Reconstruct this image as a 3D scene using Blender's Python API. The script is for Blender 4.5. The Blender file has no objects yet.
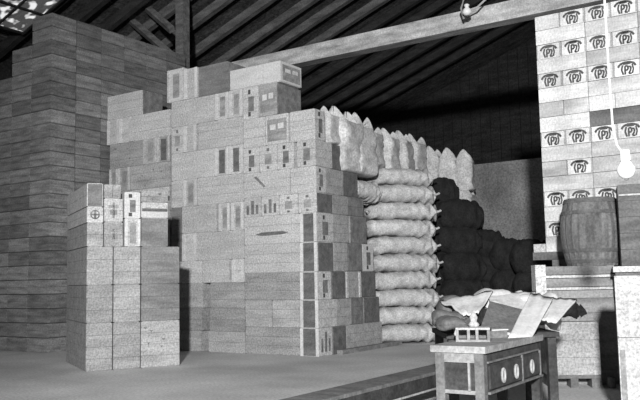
import bpy, bmesh, math, random
from mathutils import Vector, Matrix, noise
C = bpy.context.scene.collection
R = random.Random(7)
# ------------------------------------------------------------------ camera, world, lights, exposure
F = 780.0; HZ = 280.0; ROLL = 0.02; CH = 1.2
tl = math.atan((HZ-200)/F)
_r = Vector((1, 0, 0)); _f = Vector((0, math.cos(tl), math.sin(tl))); _u = Vector((0, -math.sin(tl), math.cos(tl)))
cr, sr = math.cos(ROLL), math.sin(ROLL)
RT = _r*cr - _u*sr; UP = _u*cr + _r*sr
CP = Vector((0, 0, CH))
cam = bpy.data.objects.new('camera', bpy.data.cameras.new('camera')); C.objects.link(cam)
cam.data.sensor_width = 36; cam.data.lens = F/640*36; cam.data.clip_end = 200
m = Matrix((RT, UP, -_f)).transposed().to_4x4(); m.translation = CP
cam.matrix_world = m
bpy.context.scene.camera = cam
w = bpy.data.worlds.new('world'); bpy.context.scene.world = w; w.use_nodes = True
w.node_tree.nodes['Background'].inputs[0].default_value = (1, 1, 1, 1)
w.node_tree.nodes['Background'].inputs[1].default_value = 0.33
def lamp(name, kind, loc, energy, target=None, **k):
    d = bpy.data.lights.new(name, kind); d.energy = energy
    for a, b in k.items(): setattr(d, a, b)
    o = bpy.data.objects.new(name, d); C.objects.link(o); o.location = loc
    if target is not None:
        o.rotation_euler = (Vector(target)-Vector(loc)).to_track_quat('-Z', 'Y').to_euler()
    return o
lamp('flash_lamp', 'SPOT', (-0.5, -4.5, 3.7), 12600, target=(0.9, 13, 2.2), spot_size=math.radians(60), spot_blend=0.8, shadow_soft_size=0.25)
vs = bpy.context.scene.view_settings
vs.view_transform = 'Standard'; vs.look = 'None'; vs.gamma = 1; vs.use_curve_mapping = False; vs.exposure = 0.14

# ------------------------------------------------------------------ helpers
def ray(px, py):
    return (_f + RT*((px-320)/F) - UP*((py-200)/F))
def at(px, py, Y):
    d = ray(px, py); return CP + d*(Y/d.y)
def on_z(px, py, z):
    d = ray(px, py); return CP + d*((z-CH)/d.z)
def mat(name, v, grain=0.35, coarse=0.3, gs=38, cs=(2, 9, 9), rough=0.85, rnd=0.0, bump=0.3, emit=0, planks=None, metal=0):
    mt = bpy.data.materials.new(name); mt.use_nodes = True
    nt = mt.node_tree; N = nt.nodes; L = nt.links; b = N['Principled BSDF']
    b.inputs['Roughness'].default_value = rough; b.inputs['Metallic'].default_value = metal
    b.inputs['Specular IOR Level'].default_value = 0.25
    tc = N.new('ShaderNodeTexCoord'); mp = N.new('ShaderNodeMapping'); mp.inputs['Scale'].default_value = cs
    L.new(tc.outputs['Object'], mp.inputs['Vector'])
    oi = N.new('ShaderNodeObjectInfo'); va = N.new('ShaderNodeVectorMath'); va.operation = 'ADD'
    sc = N.new('ShaderNodeMath'); sc.operation = 'MULTIPLY'; sc.inputs[1].default_value = 37
    L.new(oi.outputs['Random'], sc.inputs[0])
    L.new(mp.outputs[0], va.inputs[0]); L.new(sc.outputs[0], va.inputs[1])
    n1 = N.new('ShaderNodeTexNoise'); n1.inputs['Scale'].default_value = gs; n1.inputs['Detail'].default_value = 3; n1.inputs['Roughness'].default_value = .7
    L.new(tc.outputs['Object'], n1.inputs['Vector'])
    n2 = N.new('ShaderNodeTexNoise'); n2.inputs['Scale'].default_value = 1.0; n2.inputs['Detail'].default_value = 5
    L.new(va.outputs[0], n2.inputs['Vector'])
    def rng(src, amt):
        r = N.new('ShaderNodeMapRange'); r.inputs['From Min'].default_value = .3; r.inputs['From Max'].default_value = .7
        r.inputs['To Min'].default_value = 1-amt; r.inputs['To Max'].default_value = 1+amt
        L.new(src, r.inputs['Value']); return r.outputs[0]
    a = N.new('ShaderNodeMath'); a.operation = 'MULTIPLY'
    L.new(rng(n1.outputs[0], grain), a.inputs[0]); L.new(rng(n2.outputs[0], coarse), a.inputs[1])
    c = N.new('ShaderNodeMath'); c.operation = 'MULTIPLY'
    rr = N.new('ShaderNodeMapRange'); rr.inputs['To Min'].default_value = v*(1-rnd); rr.inputs['To Max'].default_value = v*(1+rnd)
    L.new(oi.outputs['Random'], rr.inputs['Value'])
    L.new(a.outputs[0], c.inputs[0]); L.new(rr.outputs[0], c.inputs[1])
    cb = N.new('ShaderNodeCombineColor')
    for i in range(3): L.new(c.outputs[0], cb.inputs[i])
    L.new(cb.outputs[0], b.inputs['Base Color'])
    if bump:
        bp = N.new('ShaderNodeBump'); bp.inputs['Strength'].default_value = bump; bp.inputs['Distance'].default_value = .01
        L.new(n2.outputs[0], bp.inputs['Height']); L.new(bp.outputs[0], b.inputs['Normal'])
    if emit:
        b.inputs['Emission Color'].default_value = (1, 1, 1, 1); b.inputs['Emission Strength'].default_value = emit
    return mt
M = dict(
    pale=mat('pale_pine', .47, .45, .12, rnd=.10), mid=mat('mid_pine', .32, .45, .2, rnd=.14), grey=mat('grey_board', .20, .3, .3, rnd=.12),
    dark=mat('dark_panel', .13, .35, .3), ink=mat('stencil_ink', .07, .3, .3), softink=mat('faded_ink', .28, .3, .3), midink=mat('worn_ink', .17, .3, .4),
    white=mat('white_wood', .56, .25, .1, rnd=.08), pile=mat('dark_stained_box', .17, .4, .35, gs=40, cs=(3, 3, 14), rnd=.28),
    rend=mat('bright_box', .56, .28, .16, rnd=.1), rgrey=mat('dull_box', .40, .25, .3, rnd=.22), rdark=mat('dark_box', .12, .3, .4),
    sack=mat('pale_sackcloth', .52, .36, .22, cs=(7, 3, 7), rough=.95, rnd=.07, bump=1.0), sackshade=mat('sack_print', .25, .3, .5, cs=(8, 8, 8)),
    black=mat('black_cloth_and_shadow', .02, .5, .4, cs=(5, 5, 5), rough=.95), barrel=mat('old_oak', .13, .35, .5, cs=(9, 9, 2)), hoop=mat('dull_iron', .11, .3, .3),
    beam=mat('hewn_timber', .42, .3, .4, cs=(2, 9, 9)), dimmed=mat('dimmed_timber', .045, .4, .4, gs=30), rafter=mat('rafter_timber', .14, .4, .4, gs=30), deck=mat('roof_boards', .075, .7, .5, gs=14, cs=(1, 5, 5)),  # second timber is darker: fall-off of the flash painted into far rafters
    floor=mat('dusty_floor', .60, .25, .22, gs=30, cs=(.8, .8, .8)), wall=mat('limewashed_wall', .21, .45, .4, gs=24, cs=(.9, .9, .9)),
    wdark=mat('tarred_boards', .035, .6, .4, gs=16), desk=mat('dark_desk_wood', .038, .4, .4), desktop=mat('worn_desk_edge', .115, .3, .3),
    cloth=mat('pale_cloth', .42, .15, .15, cs=(4, 4, 4)), paper=mat('paper', .46, .12, .1), board=mat('dark_cover', .10, .3, .2), iron=mat('iron_pull', .26, .2, .2, rough=.5),
    bulb=mat('opal_glass', .7, .03, .03, emit=.04, rough=.4, bump=0), porcelain=mat('porcelain', .8, .05, .05, rough=.4), cord=mat('light_cord', .42, .1, .1),
    glow=mat('dirty_glass', .3, .3, .3, emit=0))
def box(bm, x0, x1, y0, y1, z0, z1, mx=None):
    vs_ = [bm.verts.new((x, y, z)) for x in (x0, x1) for y in (y0, y1) for z in (z0, z1)]
    if mx is not None:
        for v in vs_: v.co = mx @ v.co
    for f in ((0, 1, 3, 2), (4, 6, 7, 5), (0, 4, 5, 1), (2, 3, 7, 6), (0, 2, 6, 4), (1, 5, 7, 3)):
        bm.faces.new([vs_[i] for i in f])
def obj(name, bm, mt, parent=None, smooth=False, loc=None, rot=None):
    me = bpy.data.meshes.new(name); bmesh.ops.recalc_face_normals(bm, faces=bm.faces); bm.to_mesh(me); bm.free()
    if smooth:
        for p in me.polygons: p.use_smooth = True
    o = bpy.data.objects.new(name, me); C.objects.link(o)
    me.materials.append(M[mt] if isinstance(mt, str) else mt)
    if parent: o.parent = parent
    if loc is not None: o.location = loc
    if rot is not None: o.rotation_euler = rot
    return o
def thing(name, label, cat, loc=(0, 0, 0), rz=0, group=None):
    o = bpy.data.objects.new(name, None); C.objects.link(o); o.empty_display_size = .1
    o.location = loc; o.rotation_euler = (0, 0, rz); tag(o, label, cat, group); return o
def tag(o, label, cat, group=None):
    o['label'] = label; o['category'] = cat
    if group: o['group'] = group
    return o
def dup(o, **k):
    c = o.copy(); C.objects.link(c)
    for ch in list(o.children):
        d = ch.copy(); C.objects.link(d); d.parent = c
        for g in list(ch.children):
            e = g.copy(); C.objects.link(e); e.parent = d
    return c
def struct(name, bm, mt, **k):
    o = obj(name, bm, mt, **k); o['kind'] = 'structure'; return o
def tube(bm, pts, r, n=8):
    rings = []
    for i, p in enumerate(pts):
        a = pts[max(i-1, 0)]; b = pts[min(i+1, len(pts)-1)]; d = (Vector(b)-Vector(a)).normalized()
        s = d.cross(Vector((0, 0, 1)));
        if s.length < .01: s = Vector((1, 0, 0))
        s.normalize(); t = d.cross(s); rad = r[i] if isinstance(r, (list, tuple)) else r
        rings.append([bm.verts.new(Vector(p)+(s*math.cos(q)+t*math.sin(q))*rad) for q in [2*math.pi*j/n for j in range(n)]])
    for a, b in zip(rings, rings[1:]):
        for j in range(n): bm.faces.new((a[j], a[(j+1) % n], b[(j+1) % n], b[j]))
    bm.faces.new(rings[0]); bm.faces.new(rings[-1])
def lathe(bm, prof, n=32, mod=None):
    rings = []
    for r, z in prof:
        rings.append([bm.verts.new((r*(mod(j) if mod else 1)*math.cos(2*math.pi*j/n), r*(mod(j) if mod else 1)*math.sin(2*math.pi*j/n), z)) for j in range(n)])
    for a, b in zip(rings, rings[1:]):
        for j in range(n): bm.faces.new((a[j], a[(j+1) % n], b[(j+1) % n], b[j]))
    if prof[0][0] > 0: bm.faces.new(rings[0])
    if prof[-1][0] > 0: bm.faces.new(rings[-1])
ORD = ['', 'first', 'second', 'third', 'fourth', 'fifth', 'sixth', 'seventh', 'eighth', 'ninth', 'tenth', 'eleventh', 'twelfth', 'thirteenth', 'fourteenth', 'fifteenth', 'sixteenth', 'seventeenth', 'eighteenth']
class Frame:
    """local frame of a stack: X to the right along its front, Y into depth"""
    def __init__(s, o, yaw):
        s.o = Vector((o[0], o[1], 0)); s.yaw = yaw
        s.X = Vector((math.cos(yaw), math.sin(yaw), 0)); s.Y = Vector((-math.sin(yaw), math.cos(yaw), 0))
    def w(s, x, y, z): return s.o + s.X*x + s.Y*y + Vector((0, 0, z))
    def front(s, px, py, y=0):
        d = ray(px, py); t = (s.w(0, y, 0)-CP).dot(s.Y)/d.dot(s.Y); p = CP+d*t-s.o
        return p.dot(s.X), p.z
    def side(s, px, py, x=0):
        d = ray(px, py); t = (s.w(x, 0, 0)-CP).dot(s.X)/d.dot(s.X); p = CP+d*t-s.o
        return p.dot(s.Y), p.z
YAW = -math.atan2(780, 1170)          # rows of the building and the stacks share this bearing

# ------------------------------------------------------------------ structure
u_ = Vector((-math.cos(YAW), -math.sin(YAW), 0)); v_ = Vector((-math.sin(YAW), math.cos(YAW), 0))
B = Frame((0, 0), YAW)
U0, U1, V0, V1 = -9.5, 16.5, -16.0, 16.6       # room extents: X=-U
WV = 16.45
def roofz_(x): return 12.3+.36*x
bm = bmesh.new(); box(bm, -U1, -U0, V0, 27, -.2, 0); struct('floor', bm, 'floor', rot=(0, 0, YAW))
bm = bmesh.new(); box(bm, -U1, -U0, WV, WV+.2, 0, 3.72); struct('wall_back', bm, 'wall', rot=(0, 0, YAW))
bm = bmesh.new()
for i in range(70): box(bm, -U1+i*.37, -U1+i*.37+.35, 26.5, 26.7-.02*(i % 2), 0, 15)
struct('wall_gable', bm, 'wdark', rot=(0, 0, YAW))
bm = bmesh.new(); box(bm, -U1-.2, -U1, V0, 27, 0, roofz_(-U1)+.34); struct('wall_left', bm, 'wdark', rot=(0, 0, YAW))
bm = bmesh.new(); box(bm, -U0, -U0+.2, V0, 27, 0, 14); struct('wall_right', bm, 'wdark', rot=(0, 0, YAW))
# sloping roof: falls towards +u
ZR = 12.3; TP = .36
def roofz(x): return ZR + TP*x          # x = local X = -u
def slab(bm, x0, x1, y0, y1, dz0, dz1):
    vs_ = [bm.verts.new((x, y, roofz(x)+dz)) for x in (x0, x1) for y in (y0, y1) for dz in (dz0, dz1)]
    for f in ((0, 1, 3, 2), (4, 6, 7, 5), (0, 4, 5, 1), (2, 3, 7, 6), (0, 2, 6, 4), (1, 5, 7, 3)):
        bm.faces.new([vs_[i] for i in f])
bm = bmesh.new()
for i in range(65): slab(bm, -U1+i*.4, -U1+i*.4+.385, V0, 27, .28+.01*(i % 3), .36)
struct('ceiling', bm, 'deck', rot=(0, 0, YAW))
def roof_hit(px, py, dz=0):
    d = ray(px, py); # z = ZR+TP*X+dz
    n = Vector((0, 0, 1)) - B.X*TP
    t = (ZR+dz-CP.dot(n))/d.dot(n); p = CP+d*t
    return p.dot(B.X), p.dot(B.Y)
pxs = [150, 192, 234, 277, 320, 354, 391, 424]
for i, px in enumerate(pxs + [456, 486, 514, 540, 564]):
    vv = roof_hit(px, 0)[1]
    bm = bmesh.new(); slab(bm, -U1+.05, 9, vv-.075, vv+.075, .05, .28)
    o = obj('rafter', bm, 'rafter' if 0 < i < 7 else 'dimmed', rot=(0, 0, YAW))  # far rafters take the darker timber, light fall-off held in their colour
    tag(o, f'sloping dark roof rafter, {ORD[i+4]} from the left where they reach the top edge', 'rafter', 'rafters under the roof')
for k in range(5):
    vv = roof_hit(150, 0)[1]+(k+1)*.95
    if vv > WV: break
for i, px in enumerate((26, 68, 110)):
    vv = roof_hit(px, 0)[1]
    bm = bmesh.new(); slab(bm, -U1+.05, 9, vv-.075, vv+.075, .05, .28)
    tag(obj('rafter', bm, 'dimmed', rot=(0, 0, YAW)), f'sloping dark roof rafter, {ORD[i+1]} from the left where they reach the top edge', 'rafter', 'rafters under the roof')
# tie beam with its post
P1 = at(500, 21, 13.2)      # a point on the lower edge
def beam_y(): return P1.dot(B.Y)
bx0 = None
d = ray(180, 70); t = (P1.dot(B.Y)-CP.dot(B.Y))/d.dot(B.Y); bl = (CP+d*t)
bz = P1.z; bxl = bl.dot(B.X)
bm = bmesh.new(); box(bm, bxl-.1, 9.4, P1.dot(B.Y), P1.dot(B.Y)+.28, bz, bz+.33)
bmesh.ops.bevel(bm, geom=bm.edges[:], offset=.015, segments=1)
tb = struct('trim_1', bm, 'beam', rot=(0, 0, YAW))
tb['label'] = 'long pale hewn tie beam crossing above the crates'
bm = bmesh.new(); box(bm, bxl-.12, bxl+.11, beam_y()-.02, beam_y()+.2, 0, roofz(bxl-.12)-.02)
bmesh.ops.bevel(bm, geom=bm.edges[:], offset=.015, segments=1)
tp = obj('timber_post', bm, 'rafter', rot=(0, 0, YAW)); tag(tp, 'upright dark timber post carrying the left end of the long beam', 'post')
for a_, b_ in (((172, 56), (112, 4)), ((172, 30), (140, 2))):
    pts = []
    for px, py in (a_, b_):
        d = ray(px, py); t = (beam_y()+.09-CP.dot(B.Y))/d.dot(B.Y); p = CP+d*t; pts.append((p.dot(B.X), beam_y()+.09, p.z))
    bm = bmesh.new(); tube(bm, pts, .10, 4); obj('brace', bm, 'rafter', tp)
# gable window, far top left
hx, hv = roof_hit(17, 5)
def slab2(bm, x0, x1, y0, y1, a, b): slab(bm, hx+x0, hx+x1, hv+y0, hv+y1, a, b)
bm = bmesh.new()
for x in (-.75, -.02, .7): slab2(bm, x, x+.05, -.7, .7, -.06, 0)
for y in (-.7, -.02, .65): slab2(bm, -.75, .75, y, y+.05, -.065, -.005)
wo = struct('window_1', bm, 'dimmed', rot=(0, 0, YAW))
bm = bmesh.new(); slab2(bm, -.72, .72, -.68, .68, -.03, -.015)
gp = obj('window_pane', bm, 'glow', wo)
nt = M['glow'].node_tree; bs = nt.nodes['Principled BSDF']; tc = nt.nodes.new('ShaderNodeTexCoord'); nz = nt.nodes.new('ShaderNodeTexNoise'); nz.inputs['Scale'].default_value = 5.5; nz.inputs['Detail'].default_value = 1
cr_ = nt.nodes.new('ShaderNodeMapRange'); cr_.inputs['From Min'].default_value = .52; cr_.inputs['From Max'].default_value = .66; cr_.inputs['To Min'].default_value = .03; cr_.inputs['To Max'].default_value = .75
nt.links.new(tc.outputs['Object'], nz.inputs['Vector']); nt.links.new(nz.outputs[0], cr_.inputs['Value']); nt.links.new(cr_.outputs[0], bs.inputs['Emission Strength'])
bs.inputs['Emission Color'].default_value = (1, 1, 1, 1)

# ------------------------------------------------------------------ crates
def boards(bm, w, d, h, front, side, rr):
    """core plus boards nailed on each face; centred in x, y from 0 (front) to d"""
    t = .016; e = .008
    box(bm, -w/2+t, w/2-t, t, d-t, 0, h-t)
    def split(L, n, m): return [(-L/2+m+i*(L-2*m)/n+.0015, -L/2+m+(i+1)*(L-2*m)/n-.0015) for i in range(n)]
    nf = int(front[1:]) if front[:1] == 'v' and front[1:].isdigit() else 0
    if nf:
        for a, b in split(w, nf, 0): box(bm, a+.002, b-.002, rr.uniform(-.004, .004), t, e, h-.004)
    else:
        n = max(2, round(h/.17))
        for a, b in split(h-.006, n, .003): box(bm, -w/2+.002, w/2-.002, rr.uniform(-.003, .003), t, a+h/2, b+h/2)
    n = max(2, round(h/.17))
    for a, b in split(h-.006, n, .003):
        box(bm, w/2-t, w/2+rr.uniform(-.003, .001), .003, d-.003, a+h/2, b+h/2)
        box(bm, -w/2, -w/2+t, .003, d-.003, a+h/2, b+h/2)
    for a, b in split(d, max(2, round(d/.2)), .002): box(bm, -w/2+t, w/2-t, d/2+a, d/2+b, h-t, h-.001)
def flat(bm, pts, mx, th=.004):
    """a thin painted shape: polygon in the face plane"""
    vs_ = [bm.verts.new(mx @ Vector((x, -th, z))) for x, z in pts]; vb = [bm.verts.new(mx @ Vector((x, .001, z))) for x, z in pts]
    bm.faces.new(vs_); n = len(pts)
    for i in range(n): bm.faces.new((vs_[i], vs_[(i+1) % n], vb[(i+1) % n], vb[i]))
def rect(bm, x0, x1, z0, z1, mx, th=.004): flat(bm, [(x0, z0), (x1, z0), (x1, z1), (x0, z1)], mx, th)
def decorate(root, style, w, h, mx, tone):
    """marks and battens of one face, width w, height h, drawn around the face centre bottom"""
    def part(name, mt, rects, th=.005):
        for r in rects:
            bm = bmesh.new(); rect(bm, *r, mx, th); o = obj(name, bm, mt, root)
        return o
    lt = 'white' if tone == 'pale' else 'pale'
    if style == 'dark':
        part('end_panel', 'dark', [(-w/2+.05, w/2-.05, .012, h-.012)], .006)
        for s in (-1, 1): part('batten', lt, [(s*(w/2-.03)-.028, s*(w/2-.03)+.028, .004, h-.004)], .018)
    elif style == 'greyside': part('end_panel', 'grey', [(-w/2+.012, w/2-.012, .01, h-.01)], .006)
    elif style == 'darkside': part('end_panel', 'dark', [(-w/2+.012, w/2-.012, .01, h-.01)], .006)
    elif style == 'label':
        part('stencil_mark', 'ink', [(-.025-.03, .025-.03, h*.78, h*.92), (-.025-.03, .025-.03, h*.08, h*.22)])
        part('paper_label', 'midink', [(-w*.16, w*.2, h*.24, h*.7)], .004)
    elif style == 'faint':
        part('stencil_mark', 'midink', [(-.03, .02, h*.78, h*.9), (-.03, .02, h*.1, h*.2)])
        part('paper_label', 'softink', [(-w*.2, w*.2, h*.28, h*.68)], .004)
    elif style == 'centre':
        part('paper_label', 'softink', [(-w*.16, w*.22, h*.12, h*.85)], .004)
        for s in (-1, 1): part('batten', lt, [(s*(w/2-.025)-.022, s*(w/2-.025)+.022, .004, h-.004)], .016)
    elif style == 'darkcentre':
        part('paper_label', 'dark', [(-w*.22, w*.2, h*.08, h*.9)], .004)
        for s in (-1, 1): part('batten', lt, [(s*(w/2-.025)-.022, s*(w/2-.025)+.022, .004, h-.004)], .016)
    elif style == 'battens':
        for s in (-1, 1): part('batten', lt, [(s*(w/2-.03)-.026, s*(w/2-.03)+.026, .004, h-.004)], .018)
    elif style == 'mottled':
        part('stencil_mark', 'softink', [(-w*.42, w*.42, h*.12, h*.85)])
        part('printed_mark', 'white', [(-w*.3, -w*.05, h*.5, h*.68), (w*.05, w*.3, h*.52, h*.7)], .007)
    elif style == 'streak':
        bm = bmesh.new(); flat(bm, [(-w*.3, h*.36), (-w*.18, h*.30), (w*.18, h*.32), (w*.3, h*.38), (w*.2, h*.44), (-w*.18, h*.43)], mx, .004)
        obj('handhold_slot', bm, 'midink', root)
    elif style == 'scrawl':
        bm = bmesh.new(); flat(bm, [(-w*.28, h*.82), (-w*.22, h*.84), (-w*.02, h*.42), (-w*.06, h*.38)], mx, .004)
        obj('stencil_mark', bm, 'midink', root)
    elif style == 'three':
        part('stencil_mark', 'midink', [(-w*.36, -w*.22, h*.15, h*.62), (-w*.08, w*.08, h*.15, h*.85), (w*.2, w*.34, h*.15, h*.62)])
    elif style == 'rail':
        part('batten', lt, [(-w/2+.01, w/2-.01, h*.62, h*.98)], .018); part('end_panel', 'dark', [(-w/2+.01, w/2-.01, h*.42, h*.6)], .006)
    elif style == 'emblem':
        bm = bmesh.new(); n = 20; r0, r1 = w*.3, w*.22; cz = h*.52
        for i in range(n):
            a, b = 2*math.pi*i/n, 2*math.pi*(i+1)/n
            flat(bm, [(r0*math.cos(a), cz+r0*math.sin(a)), (r0*math.cos(b), cz+r0*math.sin(b)), (r1*math.cos(b), cz+r1*math.sin(b)), (r1*math.cos(a), cz+r1*math.sin(a))], mx)
        rect(bm, -w*.24, w*.24, cz-.012, cz+.012, mx); rect(bm, -.015, .015, cz-w*.25, cz+w*.25, mx)
        obj('round_emblem', bm, 'midink', root)
    elif style == 'emblemfaint':
        part('stencil_mark', 'softink', [(-w*.28, w*.28, h*.6, h*.72), (-w*.2, w*.2, h*.3, h*.52), (-w*.06, w*.06, h*.16, h*.84)])
    elif style == 'specks':
        rr = random.Random(int(w*1e4+h*1e3))
        for _ in range(6):
            bm = bmesh.new()
            x, z, s = rr.uniform(-w*.42, w*.42), rr.uniform(h*.1, h*.85), rr.uniform(.015, .035)
            flat(bm, [(x-s, z+s*.6), (x+s, z+s*.6), (x, z-s*.6)], mx)
            obj('chalk_mark', bm, 'grey' if tone != 'dark' else 'pale', root)
WORD = {'dark': 'dark panelled end', 'label': 'dark label', 'faint': 'faint grey label', 'centre': 'grey centre strip',
        'darkcentre': 'dark centre strip', 'battens': 'light side battens', 'mottled': 'mottled printed patch', 'streak': 'long dark slot', 'scrawl': 'slanting scrawl',
        'three': 'three stencilled bars', 'rail': 'white rail over dark slot', 'emblem': 'round emblem', 'emblemfaint': 'worn emblem', 'specks': 'pale specks', 'greyside': 'grey end panel',
        'darkside': 'dark end panel'}
def word(front):
    if front[:1] == 'v' and front[1:].isdigit(): return 'upright board front'
    return WORD.get(front, 'plain board front')
G = .015
def crate(fr, x0, x1, y0, y1, z0, z1, front='plain', side='plain', tone='pale', label='', name='packing_crate', cat='crate', group=None):
    w, d, h = x1-x0-G, y1-y0-G, z1-z0
    root = thing(name, label, cat, fr.w((x0+x1)/2, y0+G/2, z0), fr.yaw, group)
    bm = bmesh.new(); boards(bm, w, d, h, front, side, R)
    obj('crate_body', bm, tone, root)
    decorate(root, front, w, h, Matrix.Identity(4), tone)
    mx = Matrix.Translation((w/2, d/2, 0)) @ Matrix.Rotation(math.pi/2, 4, 'Z')
    decorate(root, side, d, h, mx, tone)
    return root

MS = None
pc = on_z(318, 357, 0); MS = Frame((pc.x, pc.y), YAW)
XS = MS.front(243.6, 190)[0]; XL = MS.front(171, 190)[0]; XLL = MS.front(107, 150)[0]; XC = MS.front(317.5, 240)[0]
print('main', pc, 'XS', XS, XL, XLL)
def clampx(x):
    for t in (XS, XL, XLL, XC):
        if abs(x-t) < .07: return t
    return x
TW = {'pale': 'pale', 'mid': 'brownish', 'grey': 'grey', 'white': 'whitish', 'dark': 'dark'}
def row(ref, ytop, ybot, items, blockname, rown, y0=0, depth=.62, rowword='row down'):
    z1 = MS.front(ref, ytop, y0)[1]; z0 = MS.front(ref, ybot, y0)[1]; z0 = max(z0, 0)
    mid = (ytop+ybot)/2; n = len(items); out = []
    for i, it in enumerate(items):
        a, b, st, sd, tn = (list(it)+['plain', 'plain', 'pale'])[:5] if len(it) >= 5 else (it[0], it[1], it[2] if len(it) > 2 else 'plain', it[3] if len(it) > 3 else 'plain', it[4] if len(it) > 4 else 'pale')
        dp = it[5] if len(it) > 5 else depth
        x0 = clampx(MS.front(a, mid, y0)[0]); x1 = clampx(MS.front(b, mid, y0)[0])
        pos = 'alone' if n == 1 else ORD[i+1]+' from left'
        lb = f"{TW[tn]} crate, {word(st)}, {ORD[rown]} row down, {pos}, {blockname}"
        out.append(crate(MS, x0, x1, y0, y0+dp, z0, z1, st, sd, tn, lb))
    return out
# block A (left tall column)
A = [
 (96, 122.5, [(171, 215, 'v4'), (215, 229, 'centre'), (229, 243.6, 'centre')]),
 (122.5, 149.5, [(171, 183.5, 'faint'), (183.5, 196.5, 'battens'), (198, 243.6, 'plain')]),
 (149.5, 177.5, [(171, 215, 'v4'), (215, 229, 'darkcentre'), (229, 243.6, 'darkcentre')]),
 (177.5, 205, [(171, 183.5, 'plain', 'plain', 'pale'), (183.5, 197, 'centre'), (197, 243.6, 'plain')]),
 (205, 232.5, [(171, 181.5, 'plain', 'plain', 'grey'), (181.5, 217, 'v3'), (218.5, 230, 'centre'), (231, 243.6, 'centre')]),  # grey left crate carries the front stack's cast shadow in its tone
 (232.5, 260.5, [(171, 182, 'plain', 'plain', 'grey'), (182, 196.5, 'battens'), (196.5, 243.6, 'v4')]),  # same shadow toned into the grey left crate
 (260.5, 283, [(171, 202, 'v3'), (202, 229.5, 'v2'), (231.5, 243.6, 'battens')]),
 (283, 308, [(176, 203, 'v2', 'plain', 'mid'), (210, 243.6, 'plain', 'plain', 'mid')]),
 (308, 331, [(176, 202, 'plain', 'plain', 'mid'), (209.5, 243.6, 'plain', 'plain', 'mid')]),
 (331, 360, [(176, 201, 'plain', 'plain', 'mid'), (208, 243.6, 'plain', 'plain', 'mid')]),
]
for k, (a, b, it) in enumerate(A): row(205, a, b, it, 'tall left column', k+1)
# three crates on top of it
zt = MS.front(205, 96)[1]
def topcrate(pa, pb, pyt, pyb, y0, dp, st, sd, tn, lb, z0=None):
    mid = (pyt+pyb)/2; x0 = MS.front(pa, mid, y0)[0]; x1 = MS.front(pb, mid, y0)[0]
    z1 = MS.front((pa+pb)/2, pyt, y0)[1]; z0 = z0 if z0 is not None else MS.front((pa+pb)/2, pyb, y0)[1]
    return crate(MS, x0, x1, y0, y0+dp, z0, z1, st, sd, tn, lb)
topcrate(167, 184, 69, 98, 0, .5, 'centre', 'plain', 'white', 'small whitish crate with grey panel, leftmost on top of the tall left column', zt)
topcrate(184, 197.5, 68, 96, 0, .5, 'battens', 'plain', 'pale', 'narrow upright crate with light battens, middle of three atop the tall left column', zt)
topcrate(198, 228, 64, 94, .03, 1.0, 'v1', 'greyside', 'grey', 'large grey case with dark right side, topmost of the tall left column', zt)
# block B (right column with the corner)
def sy(px, py, x=None): return MS.side(px, py, XC if x is None else x)[0]
X4 = MS.front(314, 154)[0]
def ysplit(px, py): return sy(px, py)
z_B = {}
rowsB = [ # ytop, ybot measured at px ~300, items
 (110.5, 141, [(243.6, 265, 'plain'), (265, 288.5, 'mottled'), (289.5, 313.5, 'plain', 'label')]),
 (141, 167.5, [(243.6, 259, 'label'), (259, 277, 'faint'), (277, 293.8, 'label'), (296.5, 314, 'label', 'plain')]),
 (167.5, 193.5, [(243.6, 290, 'scrawl'), (290, 317.5, 'plain', 'label')]),
 (193.5, 213.5, [(243.6, 261, 'three'), (261, 279, 'three'), (279, 298, 'faint'), (298, 317.5, 'faint', 'darkside')]),
 (213.5, 242.5, [(243.6, 300, 'streak'), (300, 317.5, 'dark', 'label')]),
 (242.5, 272, [(243.6, 300, 'plain', 'plain', 'pale'), (300, 317.5, 'dark', 'darkside')]),
 (272, 300, [(243.6, 300, 'plain', 'plain', 'mid'), (300, 317.5, 'dark', 'label')]),
 (300, 328, [(243.6, 272, 'plain', 'plain', 'mid'), (272, 300, 'plain', 'plain', 'mid'), (300, 317.5, 'dark', 'plain')]),
 (328, 357, [(243.6, 300, 'plain', 'plain', 'mid'), (300, 317.5, 'dark', 'three')]),
]
sideB = [ # px boundaries along the right side, (px0, px1, style, tone)
 [],
 [(331, 346, 'darkside', 'dark')],
 [(322+4, 343, 'plain', 'mid'), (343, 358, 'darkside', 'grey')],
 [(333, 348, 'plain', 'mid'), (348, 364, 'plain', 'grey')],
 [(333, 350, 'plain', 'mid'), (350, 367, 'greyside', 'mid')],
 [(334, 348, 'plain', 'mid'), (348, 363, 'greyside', 'grey'), (363, 374, 'label', 'white')],
 [(332, 346, 'darkside', 'grey'), (346, 361, 'battens', 'mid'), (361, 376, 'darkside', 'grey')],
 [(337, 352, 'plain', 'mid'), (352, 364, 'specks', 'grey'), (364, 380, 'darkside', 'mid')],
 [(333, 347, 'darkside', 'grey'), (347, 383, 'plain', 'mid')],
]
SB = []
for k, ((a, b, it), sd) in enumerate(zip(rowsB, sideB)):
    mid = (a+b)/2
    first = sd[0][0] if sd else 324
    if k == 1: first = 331
    yd = max(.28, sy(first, mid, X4 if k < 2 else None))
    it2 = []
    for j, q in enumerate(it):
        q = list(q)+[None]*0
        while len(q) < 5: q.append(['plain', 'plain', 'plain', 'plain', 'pale'][len(q)])
        q.append(yd if j == len(it)-1 else .6)
        it2.append(q)
    row(300, a, b, it2, 'corner column', k+3)
    z1 = MS.front(300, a)[1]; z0 = max(0, MS.front(300, b)[1]); y = yd
    xr = X4 if k < 2 else XC
    for j, (pa, pb, st, tn) in enumerate(sd):
        ye = sy(pb, mid, xr)
        crate(MS, xr-.55, xr, y, ye, z0, z1, 'plain', st, tn, f"{TW[tn]} crate on receding right side, {ORD[k+3]} row down, {ORD[j+1]} behind the corner crate")
        y = ye
    SB.append((z0, z1, y))
zb = SB[0][1]
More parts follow.
